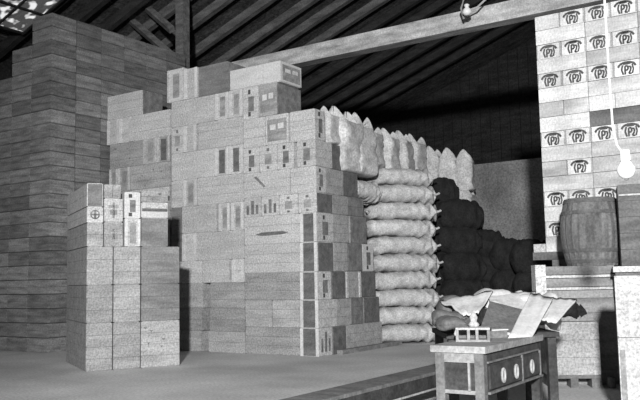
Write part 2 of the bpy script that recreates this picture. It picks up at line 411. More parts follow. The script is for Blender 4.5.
x0 = MS.front(243.8, 106)[0]
z2 = max(MS.front(262, 94.5)[1], MS.front(205, 96)[1]+.002)
zB3 = MS.front(265, 118)[1]
zB3 = zb
crate(MS, XS, MS.front(258.5, 106)[0], 0, .62, zb, z2, 'label', 'plain', 'pale', 'pale crate with dark label, left of two under the topmost corner crate')
crate(MS, MS.front(258.5, 106)[0], MS.front(277, 106)[0], 0, .72, zb, z2, 'mottled', 'greyside', 'mid', 'brownish crate with grey side, right of two under the topmost corner crate')
z2b = max(z2, MS.front(205, 96)[1]+.001)
print('z2', z2, z2b)
crate(MS, MS.front(229.5, 85)[0], MS.front(281, 85)[0], 0, .62, z2b, z2b+.36, 'v3', 'mottled', 'white', 'whitish long crate, topmost of the corner column, with a printed right end')
# block L (left, lower column, behind the small front stack)
YL = .06
Lr = [
 (115.5, 141, [(107, 119, 'battens'), (119, 131.5, 'battens'), (131.5, 170, 'plain')]),
 (141, 166, [(107, 143, 'specks', 'plain', 'mid'), (143, 157, 'centre', 'plain', 'mid'), (157, 170, 'darkcentre', 'plain', 'mid')]),
 (166, 190, [(107, 118, 'centre', 'plain', 'mid'), (118, 130, 'centre', 'plain', 'mid'), (130, 170, 'specks', 'plain', 'mid')]),
 (190, 214, [(107, 130, 'plain', 'plain', 'mid'), (130, 170, 'rail', 'plain', 'mid')]),
 (214, 250, [(107, 138, 'plain', 'plain', 'mid'), (138, 170, 'plain', 'plain', 'mid')]),
 (250, 300, [(107, 138, 'plain', 'plain', 'mid'), (138, 170, 'plain', 'plain', 'mid')]),
 (300, 350, [(107, 138, 'plain', 'plain', 'mid'), (138, 170, 'plain', 'plain', 'mid')]),
]
for k, (a, b, it) in enumerate(Lr): row(135, a, b, [list(i) for i in it], 'lower left column', k+2, y0=YL)
crate(MS, MS.front(107, 105, YL)[0], MS.front(142.5, 105, YL)[0], YL, YL+.55, MS.front(135, 115.5, YL)[1], MS.front(124, 93.5, YL)[1], 'plain', 'greyside', 'pale', 'pale long crate with grey right end, alone on top of the lower left column')

# small front stack S
ps = on_z(86.5, 372, 0); SF = Frame((ps.x, ps.y), math.atan2(780, 1450))
SF = Frame((ps.x, ps.y), math.radians(27))
def scr(pa, pb, yt, yb, st, tn, lb, z0=None, dp=.55, z1=None):
    mid = (yt+yb)/2
    x0 = SF.front(pa, mid)[0]; x1 = SF.front(pb, mid)[0]
    z1 = SF.front((pa+pb)/2, yt)[1] if z1 is None else z1
    z0 = SF.front((pa+pb)/2, yb)[1] if z0 is None else z0
    crate(SF, x0, x1, 0, dp, z0, z1, st, 'plain', tn, lb); return z0, z1
DS = SF.side(67.5, 270, 0)[0]; print('DS', DS); DS = min(1.7, DS)
zs = SF.front(120, 246.5)[1]
def sz(py): return SF.front(104, py)[1]
z = [0, sz(323), sz(285), zs, sz(223), sz(207), sz(183.5)]
xa = [SF.front(p, 250)[0] for p in (86.5, 113.5, 141, 180)]
bt = [('plain', 'mid'), ('plain', 'mid'), ('specks', 'grey')]
bw = ['left', 'middle', 'right']
rw = ['floor', 'middle', 'upper']
for r_ in range(3):
    for c_ in range(3):
        tn = bt[c_][1] if r_ else 'mid'
        crate(SF, xa[c_], xa[c_+1], 0, DS if c_ == 0 else .9, z[r_], z[r_+1], bt[c_][0], 'plain', tn, f"large {TW[tn]} case in the front left stack, {rw[r_]} layer of its wide base, {bw[c_]} one")
scr(86.5, 103.8, 223, 246.5, 'plain', 'mid', 'plain crate at the left corner of the front left stack, resting on its wide base', zs, DS, z[4])
scr(86.5, 103.8, 207, 223, 'emblem', 'pale', 'pale crate with clear round emblem at the left corner of the front left stack', z[4], DS, z[5])
scr(86.5, 103.8, 184, 207, 'greyside', 'pale', 'pale crate with grey front at the top left corner of the front left stack', z[5], DS, z[6])
zc = [zs, SF.front(114, 222)[1], SF.front(114, 198.5)[1], SF.front(114, 184.5)[1]]
scr(103.8, 123.5, 222, 246.5, 'emblemfaint', 'mid', 'crate with worn mark beside the corner column, lowest above the wide base', zc[0], .9, zc[1])
scr(103.8, 123.5, 198, 222, 'emblemfaint', 'pale', 'pale crate with worn emblem, beside the round emblem crate', zc[1], .9, zc[2])
scr(103.8, 121.5, 184, 198, 'v2', 'mid', 'small crate with upright boards on top of the worn emblem crate', zc[2], .5, zc[3])
zd = [zs, SF.front(132, 218.5)[1], SF.front(132, 192)[1]]
scr(124, 141, 218, 246, 'centre', 'pale', 'pale upright crate with grey strip, lower of the two beside the worn emblem crates', zd[0], .7, zd[1])
scr(124, 141, 192, 218, 'label', 'white', 'whitish upright crate with small dark mark, upper of the two beside the worn emblem crates', zd[1], .7, zd[2])
ze = [zs, SF.front(155, 218)[1], SF.front(155, 202.5)[1], SF.front(155, 191)[1]]
scr(141, 168.5, 218, 246, 'v1', 'grey', 'plain grey crate in the front left stack, under the white railed crate', ze[0], .7, ze[1])
scr(141, 168.5, 203, 218, 'rail', 'white', 'whitish flat crate with dark slot in the front left stack', ze[1], .7, ze[2])
scr(141, 168.5, 195, 203, 'specks', 'mid', 'thin brownish crate lying on the white railed crate in front left stack', ze[2], .7, ze[3])

# dark pile P at the far left
pp = on_z(47, 353, 0); PFr = Frame((pp.x, pp.y), YAW)
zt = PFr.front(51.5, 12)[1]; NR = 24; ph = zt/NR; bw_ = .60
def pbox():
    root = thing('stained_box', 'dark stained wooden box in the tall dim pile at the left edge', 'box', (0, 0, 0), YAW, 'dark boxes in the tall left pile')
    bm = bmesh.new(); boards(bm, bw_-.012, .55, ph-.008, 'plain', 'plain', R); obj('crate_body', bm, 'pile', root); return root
pr = pbox(); used = False
def place(root, loc, rz, used_, lb):
    o = root if not used_ else dup(root); o.location = loc; o.rotation_euler = (0, 0, rz); o['label'] = lb; return o
def nth(n): return ORD[n] if n < 19 else ['nineteenth', 'twentieth', 'twenty-first', 'twenty-second', 'twenty-third', 'twenty-fourth', 'twenty-fifth'][n-19]
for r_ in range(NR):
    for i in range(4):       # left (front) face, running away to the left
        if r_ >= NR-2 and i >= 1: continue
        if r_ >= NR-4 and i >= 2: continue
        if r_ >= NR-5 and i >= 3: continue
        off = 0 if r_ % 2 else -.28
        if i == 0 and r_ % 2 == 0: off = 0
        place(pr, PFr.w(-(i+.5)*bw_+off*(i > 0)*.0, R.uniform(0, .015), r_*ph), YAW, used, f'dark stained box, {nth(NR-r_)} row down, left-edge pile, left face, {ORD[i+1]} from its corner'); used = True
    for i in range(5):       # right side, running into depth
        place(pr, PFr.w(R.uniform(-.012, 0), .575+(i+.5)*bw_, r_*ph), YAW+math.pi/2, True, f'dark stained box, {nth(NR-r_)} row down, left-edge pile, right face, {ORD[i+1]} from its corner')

# ------------------------------------------------------------------ sacks
def sack_mesh(bm, L, W, H, seed, ears=False, nu=44, nv=26, p=7, q=3.4):
    """filled sack; ears=True leaves pointed corners at its x=+ end, else the ends are rounded and puckered"""
    off = Vector((seed*7.3, seed*3.1, seed*1.7))
    for s in (1, -1):
        g = []
        for i in range(nu+1):
            a = -1+2*i/nu; a = math.copysign(abs(math.sin(a*math.pi/2))**.9, a); rowv = []
            for j in range(nv+1):
                b = math.sin((-1+2*j/nv)*math.pi/2)
                t = max(0, 1-abs(a)**p)**.42*max(0, 1-abs(b)**q)**.45 if not ears else (max(0, 1-abs(a)**9)*max(0, 1-abs(b)**9))**.3
                x = a*L/2; y = b*W/2
                if not ears:      # rounded outline
                    y *= (max(0, 1-abs(a)**7))**.28*.85+.15; x *= 1-.10*abs(b)**3
                wr = noise.noise(Vector((x*5, y*2.2, s*2))+off)*.6+noise.noise(Vector((x*14, y*5, s))+off)*.35
                em = max(0, a-.15 if not ears else 0)*1.9+max(0, -a-.55)*.9+.12
                fold = math.sin(x*34+seed+2*noise.noise(Vector((x*3, y*5, 0))+off))*em
                z = s*(H/2*t + (wr*.05+fold*.034)*min(1, t*1.6))
                if ears:
                    e = (max(0, a)**9)*(abs(b)**9)
                    x += .17*e-.04*max(0, a)**4; y *= 1+.02*e
                y += (wr*.045+fold*.035*(1 if b < 0 else -1))*(abs(b)**2)
                rowv.append(bm.verts.new((x, y, z+H/2+(0 if ears else .035*(1-a*a)-.02*a))))
            g.append(rowv)
        for i in range(nu):
            for j in range(nv): bm.faces.new((g[i][j], g[i+1][j], g[i+1][j+1], g[i][j+1]))
    bmesh.ops.remove_doubles(bm, verts=bm.verts, dist=.0012)
def sack(L, W, H, seed, mt, name='grain_sack', label='', group=None, knots=True, ears=False, p=7, q=3.4):
    root = thing(name, label, 'sack', (0, 0, 0), 0, group)
    bm = bmesh.new(); sack_mesh(bm, L, W, H, seed, ears, p=p, q=q); obj('sack_body', bm, mt, root, smooth=True)
    if knots:
        for sx in (-1, 1):
            bm = bmesh.new(); x = sx*L/2*.97; y = -W/2*.62
            tube(bm, [(x*.95, y+.06, H*.5), (x*.99, y, H*.52), (x*1.02, y-.04, H*.56), (x*1.04, y-.05, H*.54)], [.05, .018, .024, .008], 8)
            obj('tied_corner', bm, mt, root, smooth=True)
    return root
protos = [sack(1.46, .80, .325, s, 'sack') for s in range(4)]
for p in protos: p.name = 'grain_sack'
SZ = Frame((0, 0), math.radians(17)); cen = at(400, 300, 15.0)
NS = 10; top_z = at(400, 168, 14.4).z; pit = top_z/NS
print('sack pitch', pit, 'top', top_z)
usedp = set()
def placesack(k, loc, rot, label, group=None):
    p = protos[k % 4]
    o = p if k % 4 not in usedp else dup(p)
    usedp.add(k % 4); o.location = loc; o.rotation_euler = rot; o['label'] = label
    if group: o['group'] = group
    return o
NS = round(top_z/.325); pit = top_z/NS
for k in range(NS):
    yy = at(400, 277-(k*pit+.1-1.2)/14.6*780, 14.72)
    lean = (k/NS-.5)*-.16
    pos = 'topmost' if k == NS-1 else ('lowest, touching the floor' if k == 0 else f'{ORD[NS-k]} from the top')
    placesack(k, (yy.x+R.uniform(-.05, .05)+lean, 14.80+R.uniform(-.03, .04), k*pit), (0, math.radians(R.uniform(-1.2, .6)-(2.2 if k < 4 else 0)), math.radians(15+R.uniform(-5, 5))),
              f'pale bulging sack lying in the tall sack stack, {pos}', 'lying sacks in the tall stack')
# upright sacks with pointed ears
ups = [sack(.62, .46, .30, s+10, 'sack', 'eared_sack', knots=False, ears=True) for s in range(3)]
for p in ups:
    b = p.children[0]
    b.data.transform(Matrix.Rotation(-math.pi/2, 4, 'Y')); 
    mn = min(v.co.z for v in b.data.vertices); 
    xm = sum(v.co.x for v in b.data.vertices)/len(b.data.vertices)
    b.data.transform(Matrix.Translation((-xm, 0, -mn)))
usedu = set()
def upsack(k, loc, rot, label, sc=1, group=None):
    p = ups[k % 3]; o = p if k % 3 not in usedu else dup(p); usedu.add(k % 3)
    o.location = loc; o.rotation_euler = rot; o.scale = (sc,)*3; o['label'] = label
    if group: o['group'] = group
z4 = SB[1][1]; z5 = SB[2][1]
print('z4', z4, 'z5', z5, 'topz', top_z, [s[2] for s in SB])
epx = [329, 344, 357, 372, 388, 402, 415]
eyt = [113, 118, 123, 131, 135.5, 138, 141]
for k, (ex, ey) in enumerate(zip(epx, eyt)):
    Yk, zt_ = MS.side(ex, ey, XC-.16)
    p = MS.w(XC-.16, Yk, 0); base = z4 if k == 0 else (z5 if k < 3 else top_z)
    sc = max(.6, (zt_-base)/.64)
    upsack(k, (p.x, p.y, base), (0, 0, YAW+math.radians(R.uniform(-6, 6)+4)), f'pale eared sack standing on end on top, {ORD[k+1]} back from the corner crate', sc, 'upright sacks along the top')
# lying sack wedged in behind the upper crates
o = dup(protos[1]); p = MS.w(XC-.28, (SB[3][2]+SB[2][2])/2+.35, SB[3][1]); o.location = p; o.scale = (.62, .7, 1.0); o.rotation_euler = (0, 0, YAW+math.radians(80)); o['label'] = 'short pale sack wedged between the upper crates and the sack stack'; del o['group'] 
# far sack stack
fp = at(449, 154, 17.2)
for t_ in range(5):
    n_ = 3
    for j in range(n_):
        q = at(433+16*j, 154+1.6*j, 16.7-.1*j); h5 = q.z/5
        upsack(t_+j, (q.x, q.y, t_*h5), (0, 0, YAW+math.radians(R.uniform(-5, 5)+10)), f'pale upright sack, far stack before the wall, {["lowest", "second", "middle", "fourth", "top"][t_]} tier, {["left", "middle", "right"][j]}', h5/.63, 'sacks of the far stack')
# black sack shapes added to stand in for the shadow on the wall
bs_ = [sack(1.12, .66, .60, 21+s, 'black', 'shadow_sack', knots=False, p=2.4, q=2.4) for s in range(2)]
spots = []
def heap(pxc, pytop, Y, wpx, n, rz=10):
    top = at(pxc, pytop, Y); k_ = max(1, round(top.z/.52)); pt = top.z/k_
    spots.append((pxc, Y, top, k_, pt, wpx, rz))
heap(441, 184, 15.85, 33, 9, 14); heap(458, 206, 15.75, 46, 8); heap(486, 236, 15.9, 34, 7, -8); heap(509, 246, 15.7, 36, 5); heap(531, 247, 15.1, 38, 5, -12)
cnt = 0
nm = ['column beside the sack stack', 'second column right of the sack stack', 'middle column of the heap', 'fourth column right of the sack stack', 'column nearest the branded boxes']
for ci, (pxc, Y, top, k_, pt, wpx, rz) in enumerate(spots):
    for i in range(k_):
        b0 = bs_[cnt % 2]; o = b0 if cnt < 2 else dup(b0); cnt += 1
        o.location = (top.x+R.uniform(-.03, .03), Y+R.uniform(-.03, .03), i*pt)
        o.scale = (wpx/780*Y/1.0, .8, pt/.5); o.rotation_euler = (0, 0, math.radians(rz+R.uniform(-5, 5)))
        o['label'] = f'black sack shape added as wall shadow, {"topmost" if i == k_-1 else ORD[i+1]+" up"}, {nm[ci]}'
        o['group'] = 'black sack shapes added as wall shadow'
# timber skid under the right side
bm = bmesh.new(); y0_ = sy(336, 352); y1_ = sy(396, 349); box(bm, XC+.02, XC+.13, y0_, y1_, 0, .07)
tag(obj('timber_skid', bm, 'grey', loc=MS.o, rot=(0, 0, YAW)), 'long low timber skid on the floor along the crates and sacks', 'timber')

# ------------------------------------------------------------------ right pile of branded boxes
pr0 = at(541, 150, 10.0); RF = Frame((pr0.x, pr0.y), YAW)
ztop = RF.front(533, 17.5)[1]; zbt = RF.front(545, 252)[1]; NRr = 16; rh = (ztop-zbt)/NRr
we = RF.front(565, 140)[0]/1.0
we = .318; print('R pitch', rh, 'we', RF.front(565, 140)[0], RF.front(588, 150)[0], 'z', ztop, zbt)
def logo_mesh(w, h):
    bm = bmesh.new(); I = Matrix.Identity(4)
    def stroke(pts, t):
        for (a, b), (c, d) in zip(pts, pts[1:]):
            dx, dz = c-a, d-b; l = math.hypot(dx, dz); nx, nz = -dz/l*t/2, dx/l*t/2
            flat(bm, [(a+nx, b+nz), (c+nx, d+nz), (c-nx, d-nz), (a-nx, b-nz)], I, .004)
    s = h; sx = 1.18
    stroke([(-.56*s, .60*s), (-.44*s, .78*s), (-.2*s, .88*s), (.2*s, .88*s), (.44*s, .78*s), (.56*s, .60*s)], .14*s)   # spread wings
    stroke([(-.24*s, .80*s), (.24*s, .80*s)], .14*s)
    stroke([(-.26*s, .72*s), (-.34*s, .42*s), (-.24*s, .08*s)], .115*s)
    stroke([(.34*s, .72*s), (.40*s, .4*s), (.32*s, .10*s)], .10*s)
    stroke([(-.12*s, .08*s), (-.12*s, .64*s), (.05*s, .64*s), (.07*s, .38*s), (-.10*s, .35*s)], .115*s)
    stroke([(.12*s, .58*s), (.24*s, .56*s), (.23*s, .36*s), (.10*s, .12*s), (.28*s, .10*s)], .115*s)
    return bm
LG = None
def rbox(w, tone, logo, d=.5):
    root = thing('branded_box' if logo else 'small_box', '', 'box', (0, 0, 0), YAW)
    bm = bmesh.new(); hh = rh-.006; W_ = w-.007
    box(bm, -W_/2, W_/2, 0, d, 0, hh); bmesh.ops.bevel(bm, geom=bm.edges[:], offset=.006, segments=1)
    for s in (0,):
        pass
    obj('box_body', bm, tone, root)
    if logo:
        global LG
        if LG is None:
            LG = obj('stencil_logo', logo_mesh(W_, hh), 'ink', root); 
        else:
            o = LG.copy(); C.objects.link(o); o.parent = root
        e = .010
        for s in (-1, 1):
            bm = bmesh.new(); rect(bm, s*(W_/2-.008)-e/2, s*(W_/2-.008)+e/2, .006, hh-.006, Matrix.Identity(4), .003)
            obj('end_batten', bm, 'softink', root)
    return root
PR = {}
def rplace(kind, x, z, label):
    w_ = we if kind[0] == 'e' else 2*we if kind[0] == 's' else we*1.0
    spec = {'e': ('rend', True), 'p': ('rgrey', False), 'b': ('rend', False)}
    k = kind
    if k not in PR:
        ww = 2*we if k[0] == 's' else we
        tn = {'l': 'rend', 'b': 'rend', 'g': 'rgrey', 'd': 'rdark'}[k[1]]
        PR[k] = rbox(ww, tn, k[1] == 'l'); o = PR[k]
    else: o = dup(PR[k])
    ww = 2*we if k[0] == 's' else we
    o.location = RF.w(x+ww/2, R.uniform(0, .012), z); o['label'] = label
RR = ['eb el el el el', 'sb sg sg', 'el el el el el', 'sb sg sg', 'el el el el el', 'sb sg sg', 'eg eg eb eb eb', 'sb sd sg', 'el el el el el', 'sg sg sg', 'eg el sg eg', 'sg sg sg',
      'el el el el el', 'sg sg sg', 'el el el el', 'sg sg sg']
kw = {'l': 'pale box end with black monogram stencil', 'b': 'plain bright box', 'g': 'dull grey plain box', 'd': 'dark box'}
for r_, rs in enumerate(RR):
    x = 0; z = ztop-(r_+1)*rh
    for i, k in enumerate(rs.split()):
        rplace(k, x, z, f"{kw[k[1]]}, {ORD[r_+1]} row down, {ORD[i+1]} from left, tall right pile")
        x += 2*we if k[0] == 's' else we
# staging below the pile
bm = bmesh.new(); box(bm, .06, 1.66, .02, .62, zbt-.16, zbt)
box(bm, .06, .16, .04, .14, 0, zbt-.16)
stg = thing('timber_staging', 'dark timber staging under the tall right pile of branded boxes', 'platform', RF.o, YAW)
bm.free(); bm = bmesh.new(); box(bm, -.18, 1.66, .02, .62, zbt-.1, zbt); obj('deck', bm, 'rdark', stg)
for x in (.06, 1.5):
    for y in (.04, .5): bm = bmesh.new(); box(bm, x, x+.1, y, y+.1, 0, zbt-.1); obj('leg', bm, 'rdark', stg)
bm = bmesh.new(); box(bm, .06, 1.6, .05, .1, .2, zbt-.1); obj('skirt_board', bm, 'rdark', stg)
# little pale board end sticking out
bm = bmesh.new(); box(bm, -.165, -.01, .02, .3, 0, .105); bmesh.ops.bevel(bm, geom=bm.edges[:], offset=.006, segments=1)
tag(obj('wooden_block', bm, 'pale', loc=RF.w(0, 0, zbt), rot=(0, 0, YAW)), 'small pale wooden block at the lower left foot of the tall right pile', 'block')

# barrel on slatted crate
bb = at(593, 266, 9.0); bt_ = at(593, 199, 9.0); bh = bt_.z-bb.z
bar = thing('wooden_barrel', 'old wooden barrel standing on the slatted crate before the branded boxes', 'barrel', (bb.x, 9.0, bb.z))
bm = bmesh.new(); rm = .345
prof = [(rm*(.82+.18*math.sin(math.pi*(i/12))), bh*i/12) for i in range(13)]
prof = prof + [(prof[-1][0]-.02, bh), (prof[-1][0]-.03, bh-.04)]
lathe(bm, prof, 72, lambda j: 1-.022*(j % 3 == 0)+.006*math.sin(j*2.1)); obj('staves', bm, 'barrel', bar)
for zf in (.04, .2, .76, .93):
    bm = bmesh.new(); r0 = rm*(.82+.18*math.sin(math.pi*zf))+.006; r1 = rm*(.82+.18*math.sin(math.pi*(zf+.055)))+.006
    lathe(bm, [(r0-.02, bh*zf), (r0, bh*zf), (r1, bh*(zf+.055)), (r1-.02, bh*(zf+.055))], 48); obj('hoop', bm, 'hoop', bar)
sc = thing('slatted_crate', 'low slatted crate with pale rails carrying the barrel', 'crate', (at(581, 298, 8.75).x, 8.75, at(581, 298, 8.75).z), math.radians(-3))
hz0 = at(581, 298, 8.75).z; hh = bb.z-hz0
wq = .72/2+.02
for i, (a, b, mt) in enumerate(((0, .24, 'grey'), (.26, .34, 'pale'), (.36, .62, 'grey'), (.64, .72, 'pale'), (.74, 1.0, 'grey'))):
    bm = bmesh.new(); box(bm, -wq, wq, 0, .7, hh*a, hh*b); obj('slat' , bm, mt, sc)
bm = bmesh.new(); box(bm, -wq-.11, -wq+.005, -.01, .2, -.02+.02, hh+.02); obj('corner_post', bm, 'pale', sc)
bc = thing('packing_case', 'dark packing case under the slatted crate, behind the desk', 'case', (sc.location.x, 8.70, 0), math.radians(-3))
bm = bmesh.new(); boards(bm, .86, .8, hz0-.002, 'plain', 'plain', R); obj('crate_body', bm, 'grey', bc)
# crate to the right with dark case on it, big white case in front
q = at(600, 268, 8.6)
dc0 = at(613, 266.5, 8.3)
sh = thing('shelf_table', 'narrow dark table with a pale edge right of the barrel', 'table', (dc0.x, 8.3, 0), math.radians(-19))
bm = bmesh.new(); box(bm, 0, 1.2, 0, .7, dc0.z-.06, dc0.z); obj('tabletop', bm, 'pale', sh)
for x in (.02, 1.1):
    for y in (.03, .6): bm = bmesh.new(); box(bm, x, x+.07, y, y+.07, 0, dc0.z-.06); obj('leg', bm, 'dark', sh)
bm = bmesh.new(); box(bm, .02, 1.15, .04, .08, dc0.z-.5, dc0.z-.06); obj('apron', bm, 'dark', sh)
z1_ = at(625, 186, 8.5).z
dk = thing('dark_case', 'tall dark case standing on the table at the right edge', 'case', (dc0.x+.58, 8.2, dc0.z), math.radians(-19))
bm = bmesh.new(); boards(bm, .98, .5, z1_-dc0.z, 'plain', 'plain', R); obj('crate_body', bm, 'rdark', dk)
bm = bmesh.new(); rect(bm, -.48, .48, (z1_-dc0.z)*.86, (z1_-dc0.z)*.88, Matrix.Identity(4), .008); obj('batten', bm, 'pale', dk)
wc = at(612, 276, 6.4)
wh = thing('white_case', 'big plain pale packing case at the lower right edge', 'case', (wc.x+.41, 6.25, 0), math.radians(-20))
bm = bmesh.new(); box(bm, -.42, .42, 0, .7, .0, wc.z*.58); box(bm, -.42, .42, .01, .7, wc.z*.583, wc.z); bmesh.ops.bevel(bm, geom=bm.edges[:], offset=.01, segments=2); obj('crate_body', bm, 'mid', wh)
bm = bmesh.new(); box(bm, -.41, -.37, -.012, .01, .02, wc.z*.5); obj('batten', bm, 'grey', wh)
# pale case and dark pallet on the floor between
q0 = on_z(575, 388, 0)
pl = thing('pallet', 'low dark pallet on the floor under the pale case', 'pallet', (q0.x, q0.y, 0), math.radians(-6))
for x in (-.26, -.04, .18): bm = bmesh.new(); box(bm, x, x+.08, 0, .38, 0, .1); obj('runner', bm, 'rdark', pl)
bm = bmesh.new(); box(bm, -.27, .27, -.01, .39, .1, .13); obj('deck', bm, 'rdark', pl)
pcz = at(575, 322, q0.y).z-.13
pk = thing('pale_case', 'pale wooden case on the low dark pallet right of the desk', 'case', (q0.x, q0.y, .13), math.radians(-6))
bm = bmesh.new(); boards(bm, .56, .36, pcz, 'plain', 'plain', R); obj('crate_body', bm, 'mid', pk)
bl_ = on_z(612, 388, 0); bm = bmesh.new(); lathe(bm, [(.035, 0), (.045, .04), (.04, .11), (.02, .12)], 12)
tag(obj('small_tin', bm, 'dark', loc=bl_), 'small dark tin on the floor left of the big white case', 'tin')
# black cloth bundle on pale case
bm = bmesh.new(); sack_mesh(bm, .46, .34, .2, 5, nu=20, nv=14)
o = obj('black_bundle', bm, 'black', smooth=True, loc=(q0.x+.0, q0.y+.3, .13+pcz), rot=(0, 0, .3)); tag(o, 'black cloth bundle on top of the pale case behind the desk', 'bundle')

# hanging lamp
lp = at(626, 168, 5.0)
pd = thing('pendant_lamp', 'hanging lamp with opal bulb on a pale cord before the branded boxes', 'lamp', (lp.x, lp.y, lp.z))
zc_ = roofz(Vector((lp.x, lp.y, 0)).dot(B.X))-lp.z+.3
bm = bmesh.new(); tube(bm, [(-.02, 0, .105), (-.05, 0, .15), (-.07, 0, .27), (-.075, 0, .7), (-.075, 0, zc_)], .008, 8); obj('cord', bm, 'cord', pd)
bm = bmesh.new(); lathe(bm, [(.01, .12), (.03, .115), (.032, .055), (.036, .048), (.001, .048)], 20); obj('socket', bm, 'porcelain', pd, smooth=True)
bm = bmesh.new(); lathe(bm, [(.022, .055), (.035, .035), (.056, 0), (.058, -.02), (.045, -.05), (.028, -.066), (.001, -.07)], 24); obj('bulb', bm, 'bulb', pd, smooth=True)
bm = bmesh.new(); lathe(bm, [(.013, -.068), (.014, -.078), (.001, -.08)], 12); obj('bulb_tip', bm, 'dark', pd)
# insulator and wire at the beam
ip = at(467, 12, 13.0)
ins = thing('wire_insulator', 'white porcelain insulator with wire fixed on the long roof beam', 'insulator', ip)
bm = bmesh.new(); lathe(bm, [(.03, .14), (.05, .12), (.03, .08), (.07, .04), (.08, -.02), (.03, -.06), (.001, -.06)], 14); obj('porcelain_body', bm, 'porcelain', ins, smooth=True)
bm = bmesh.new(); tube(bm, [(-.02, .2, -.05), (-.08, .1, .1), (-.02, 0, .3), (-.1, .1, .6)], .02, 6); obj('bracket', bm, 'iron', ins)
bm = bmesh.new(); tube(bm, [(0, 0, .02), (.18, 0, .08), (.55, 0, .42)], .018, 6); obj('wire', bm, 'cord', ins)

# ------------------------------------------------------------------ desk
TZ = .74
dq = on_z(485, 347, TZ); DF = Frame((dq.x, dq.y), YAW)
LW = -DF.front(430, 345)[0]; DD = DF.side(543, 334)[0]
LW = abs(LW); print('desk', dq, LW, DD)
LW = max(LW, .35)
zb_ = DF.front(484, 396)[1]; print('desk bottom', zb_)
dk = thing('writing_desk', 'dark wooden desk with drawers and iron pulls, worn pale top edge', 'desk', DF.o, YAW)
bm = bmesh.new(); box(bm, -LW, .0, .0, DD, TZ-.045, TZ); bmesh.ops.bevel(bm, geom=bm.edges[:], offset=.006, segments=1); obj('desktop', bm, 'grey', dk)
bm = bmesh.new(); box(bm, -LW+.03, -.02, .03, DD-.03, zb_, TZ-.045); obj('carcass', bm, 'desk', dk)
for x in (-LW+.03, -.085):
    bm = bmesh.new(); box(bm, x, x+.065, .012, .07, 0, TZ-.045); obj('leg', bm, 'desktop' if x > -.2 else 'desktop', dk)
for x in (-LW+.03, -.085):
    bm = bmesh.new(); box(bm, x, x+.065, DD-.08, DD-.015, 0, TZ-.045); obj('leg', bm, 'desk', dk)
bm = bmesh.new(); box(bm, -LW+.09, -.08, .014, .04, TZ-.11, TZ-.046); obj('top_rail', bm, 'grey', dk)
bm = bmesh.new(); box(bm, -LW+.09, -.08, .014, .04, zb_, zb_+.025); obj('bottom_rail', bm, 'grey', dk)
bm = bmesh.new(); box(bm, -.135, -.12, .014, .04, zb_+.02, TZ-.11); obj('stile', bm, 'grey', dk)
zz = TZ-.115
bm = bmesh.new(); box(bm, -.03, -.008, .07, DD-.08, zz, zz+.012); obj('moulding', bm, 'desktop', dk)
ys = [.08, DD*.60, DD-.08]
for i in range(2):
    dr = None
    bm = bmesh.new(); box(bm, -.03, -.006, ys[i]+.01, ys[i+1]-.01, zb_+.03, zz-.02); bmesh.ops.bevel(bm, geom=bm.edges[:], offset=.004, segments=1); dr = obj('drawer', bm, 'desk', dk)
    for yy in ([.35, .75] if i == 0 else [.45]):
        y_ = ys[i]+(ys[i+1]-ys[i])*yy; bm = bmesh.new(); n = 14
        cx_, cz_ = y_, (zb_+zz)/2
        ring = [[bm.verts.new((.004+.009*math.sin(q), cx_+(.028+.009*math.cos(q))*math.cos(2*math.pi*j/n), cz_+(.045+.009*math.cos(q))*math.sin(2*math.pi*j/n))) for q in (0, 1.05, 2.09, 3.14, 4.19, 5.24)] for j in range(n)]
        for j in range(n):
            for q in range(6): bm.faces.new((ring[j][q], ring[(j+1) % n][q], ring[(j+1) % n][(q+1) % 6], ring[j][(q+1) % 6]))
        obj('drawer_pull', bm, 'iron', dr)
    bm = bmesh.new(); box(bm, -.012, .0, ys[i+1]-.012, ys[i+1]+.004, zb_+.01, zz); obj('stile', bm, 'desktop', dk)
bm = bmesh.new(); box(bm, -.03, -.002, .07, DD-.03, zb_, zb_+.014); obj('moulding', bm, 'desktop', dk)
# back table that carries the heap
bp = at(505, 300, 6.55)
BT = Frame((bp.x, bp.y-.35), 0)
def bx(px, Y): return at(px, 300, Y).x
tb2 = thing('side_table', 'plain dark table behind the desk buried under cloth and papers', 'table', (0, 0, 0), 0)
xl_, xr_ = bx(448, 6.3), bx(552, 6.6)
yb0 = (DF.w(0, DD, 0)).y+.02
yb0 = 6.44
bm = bmesh.new(); box(bm, xl_, xr_, yb0, yb0+.85, .70, .74); obj('tabletop', bm, 'desk', tb2)
for x in (xl_+.02, xr_-.09):
    for y in (yb0+.03, yb0+.75): bm = bmesh.new(); box(bm, x, x+.07, y, y+.07, 0, .70); obj('leg', bm, 'desk', tb2)
print('backtable', xl_, xr_, yb0, 'desk far corner', DF.w(0, DD, 0), DF.w(-LW, DD, 0))
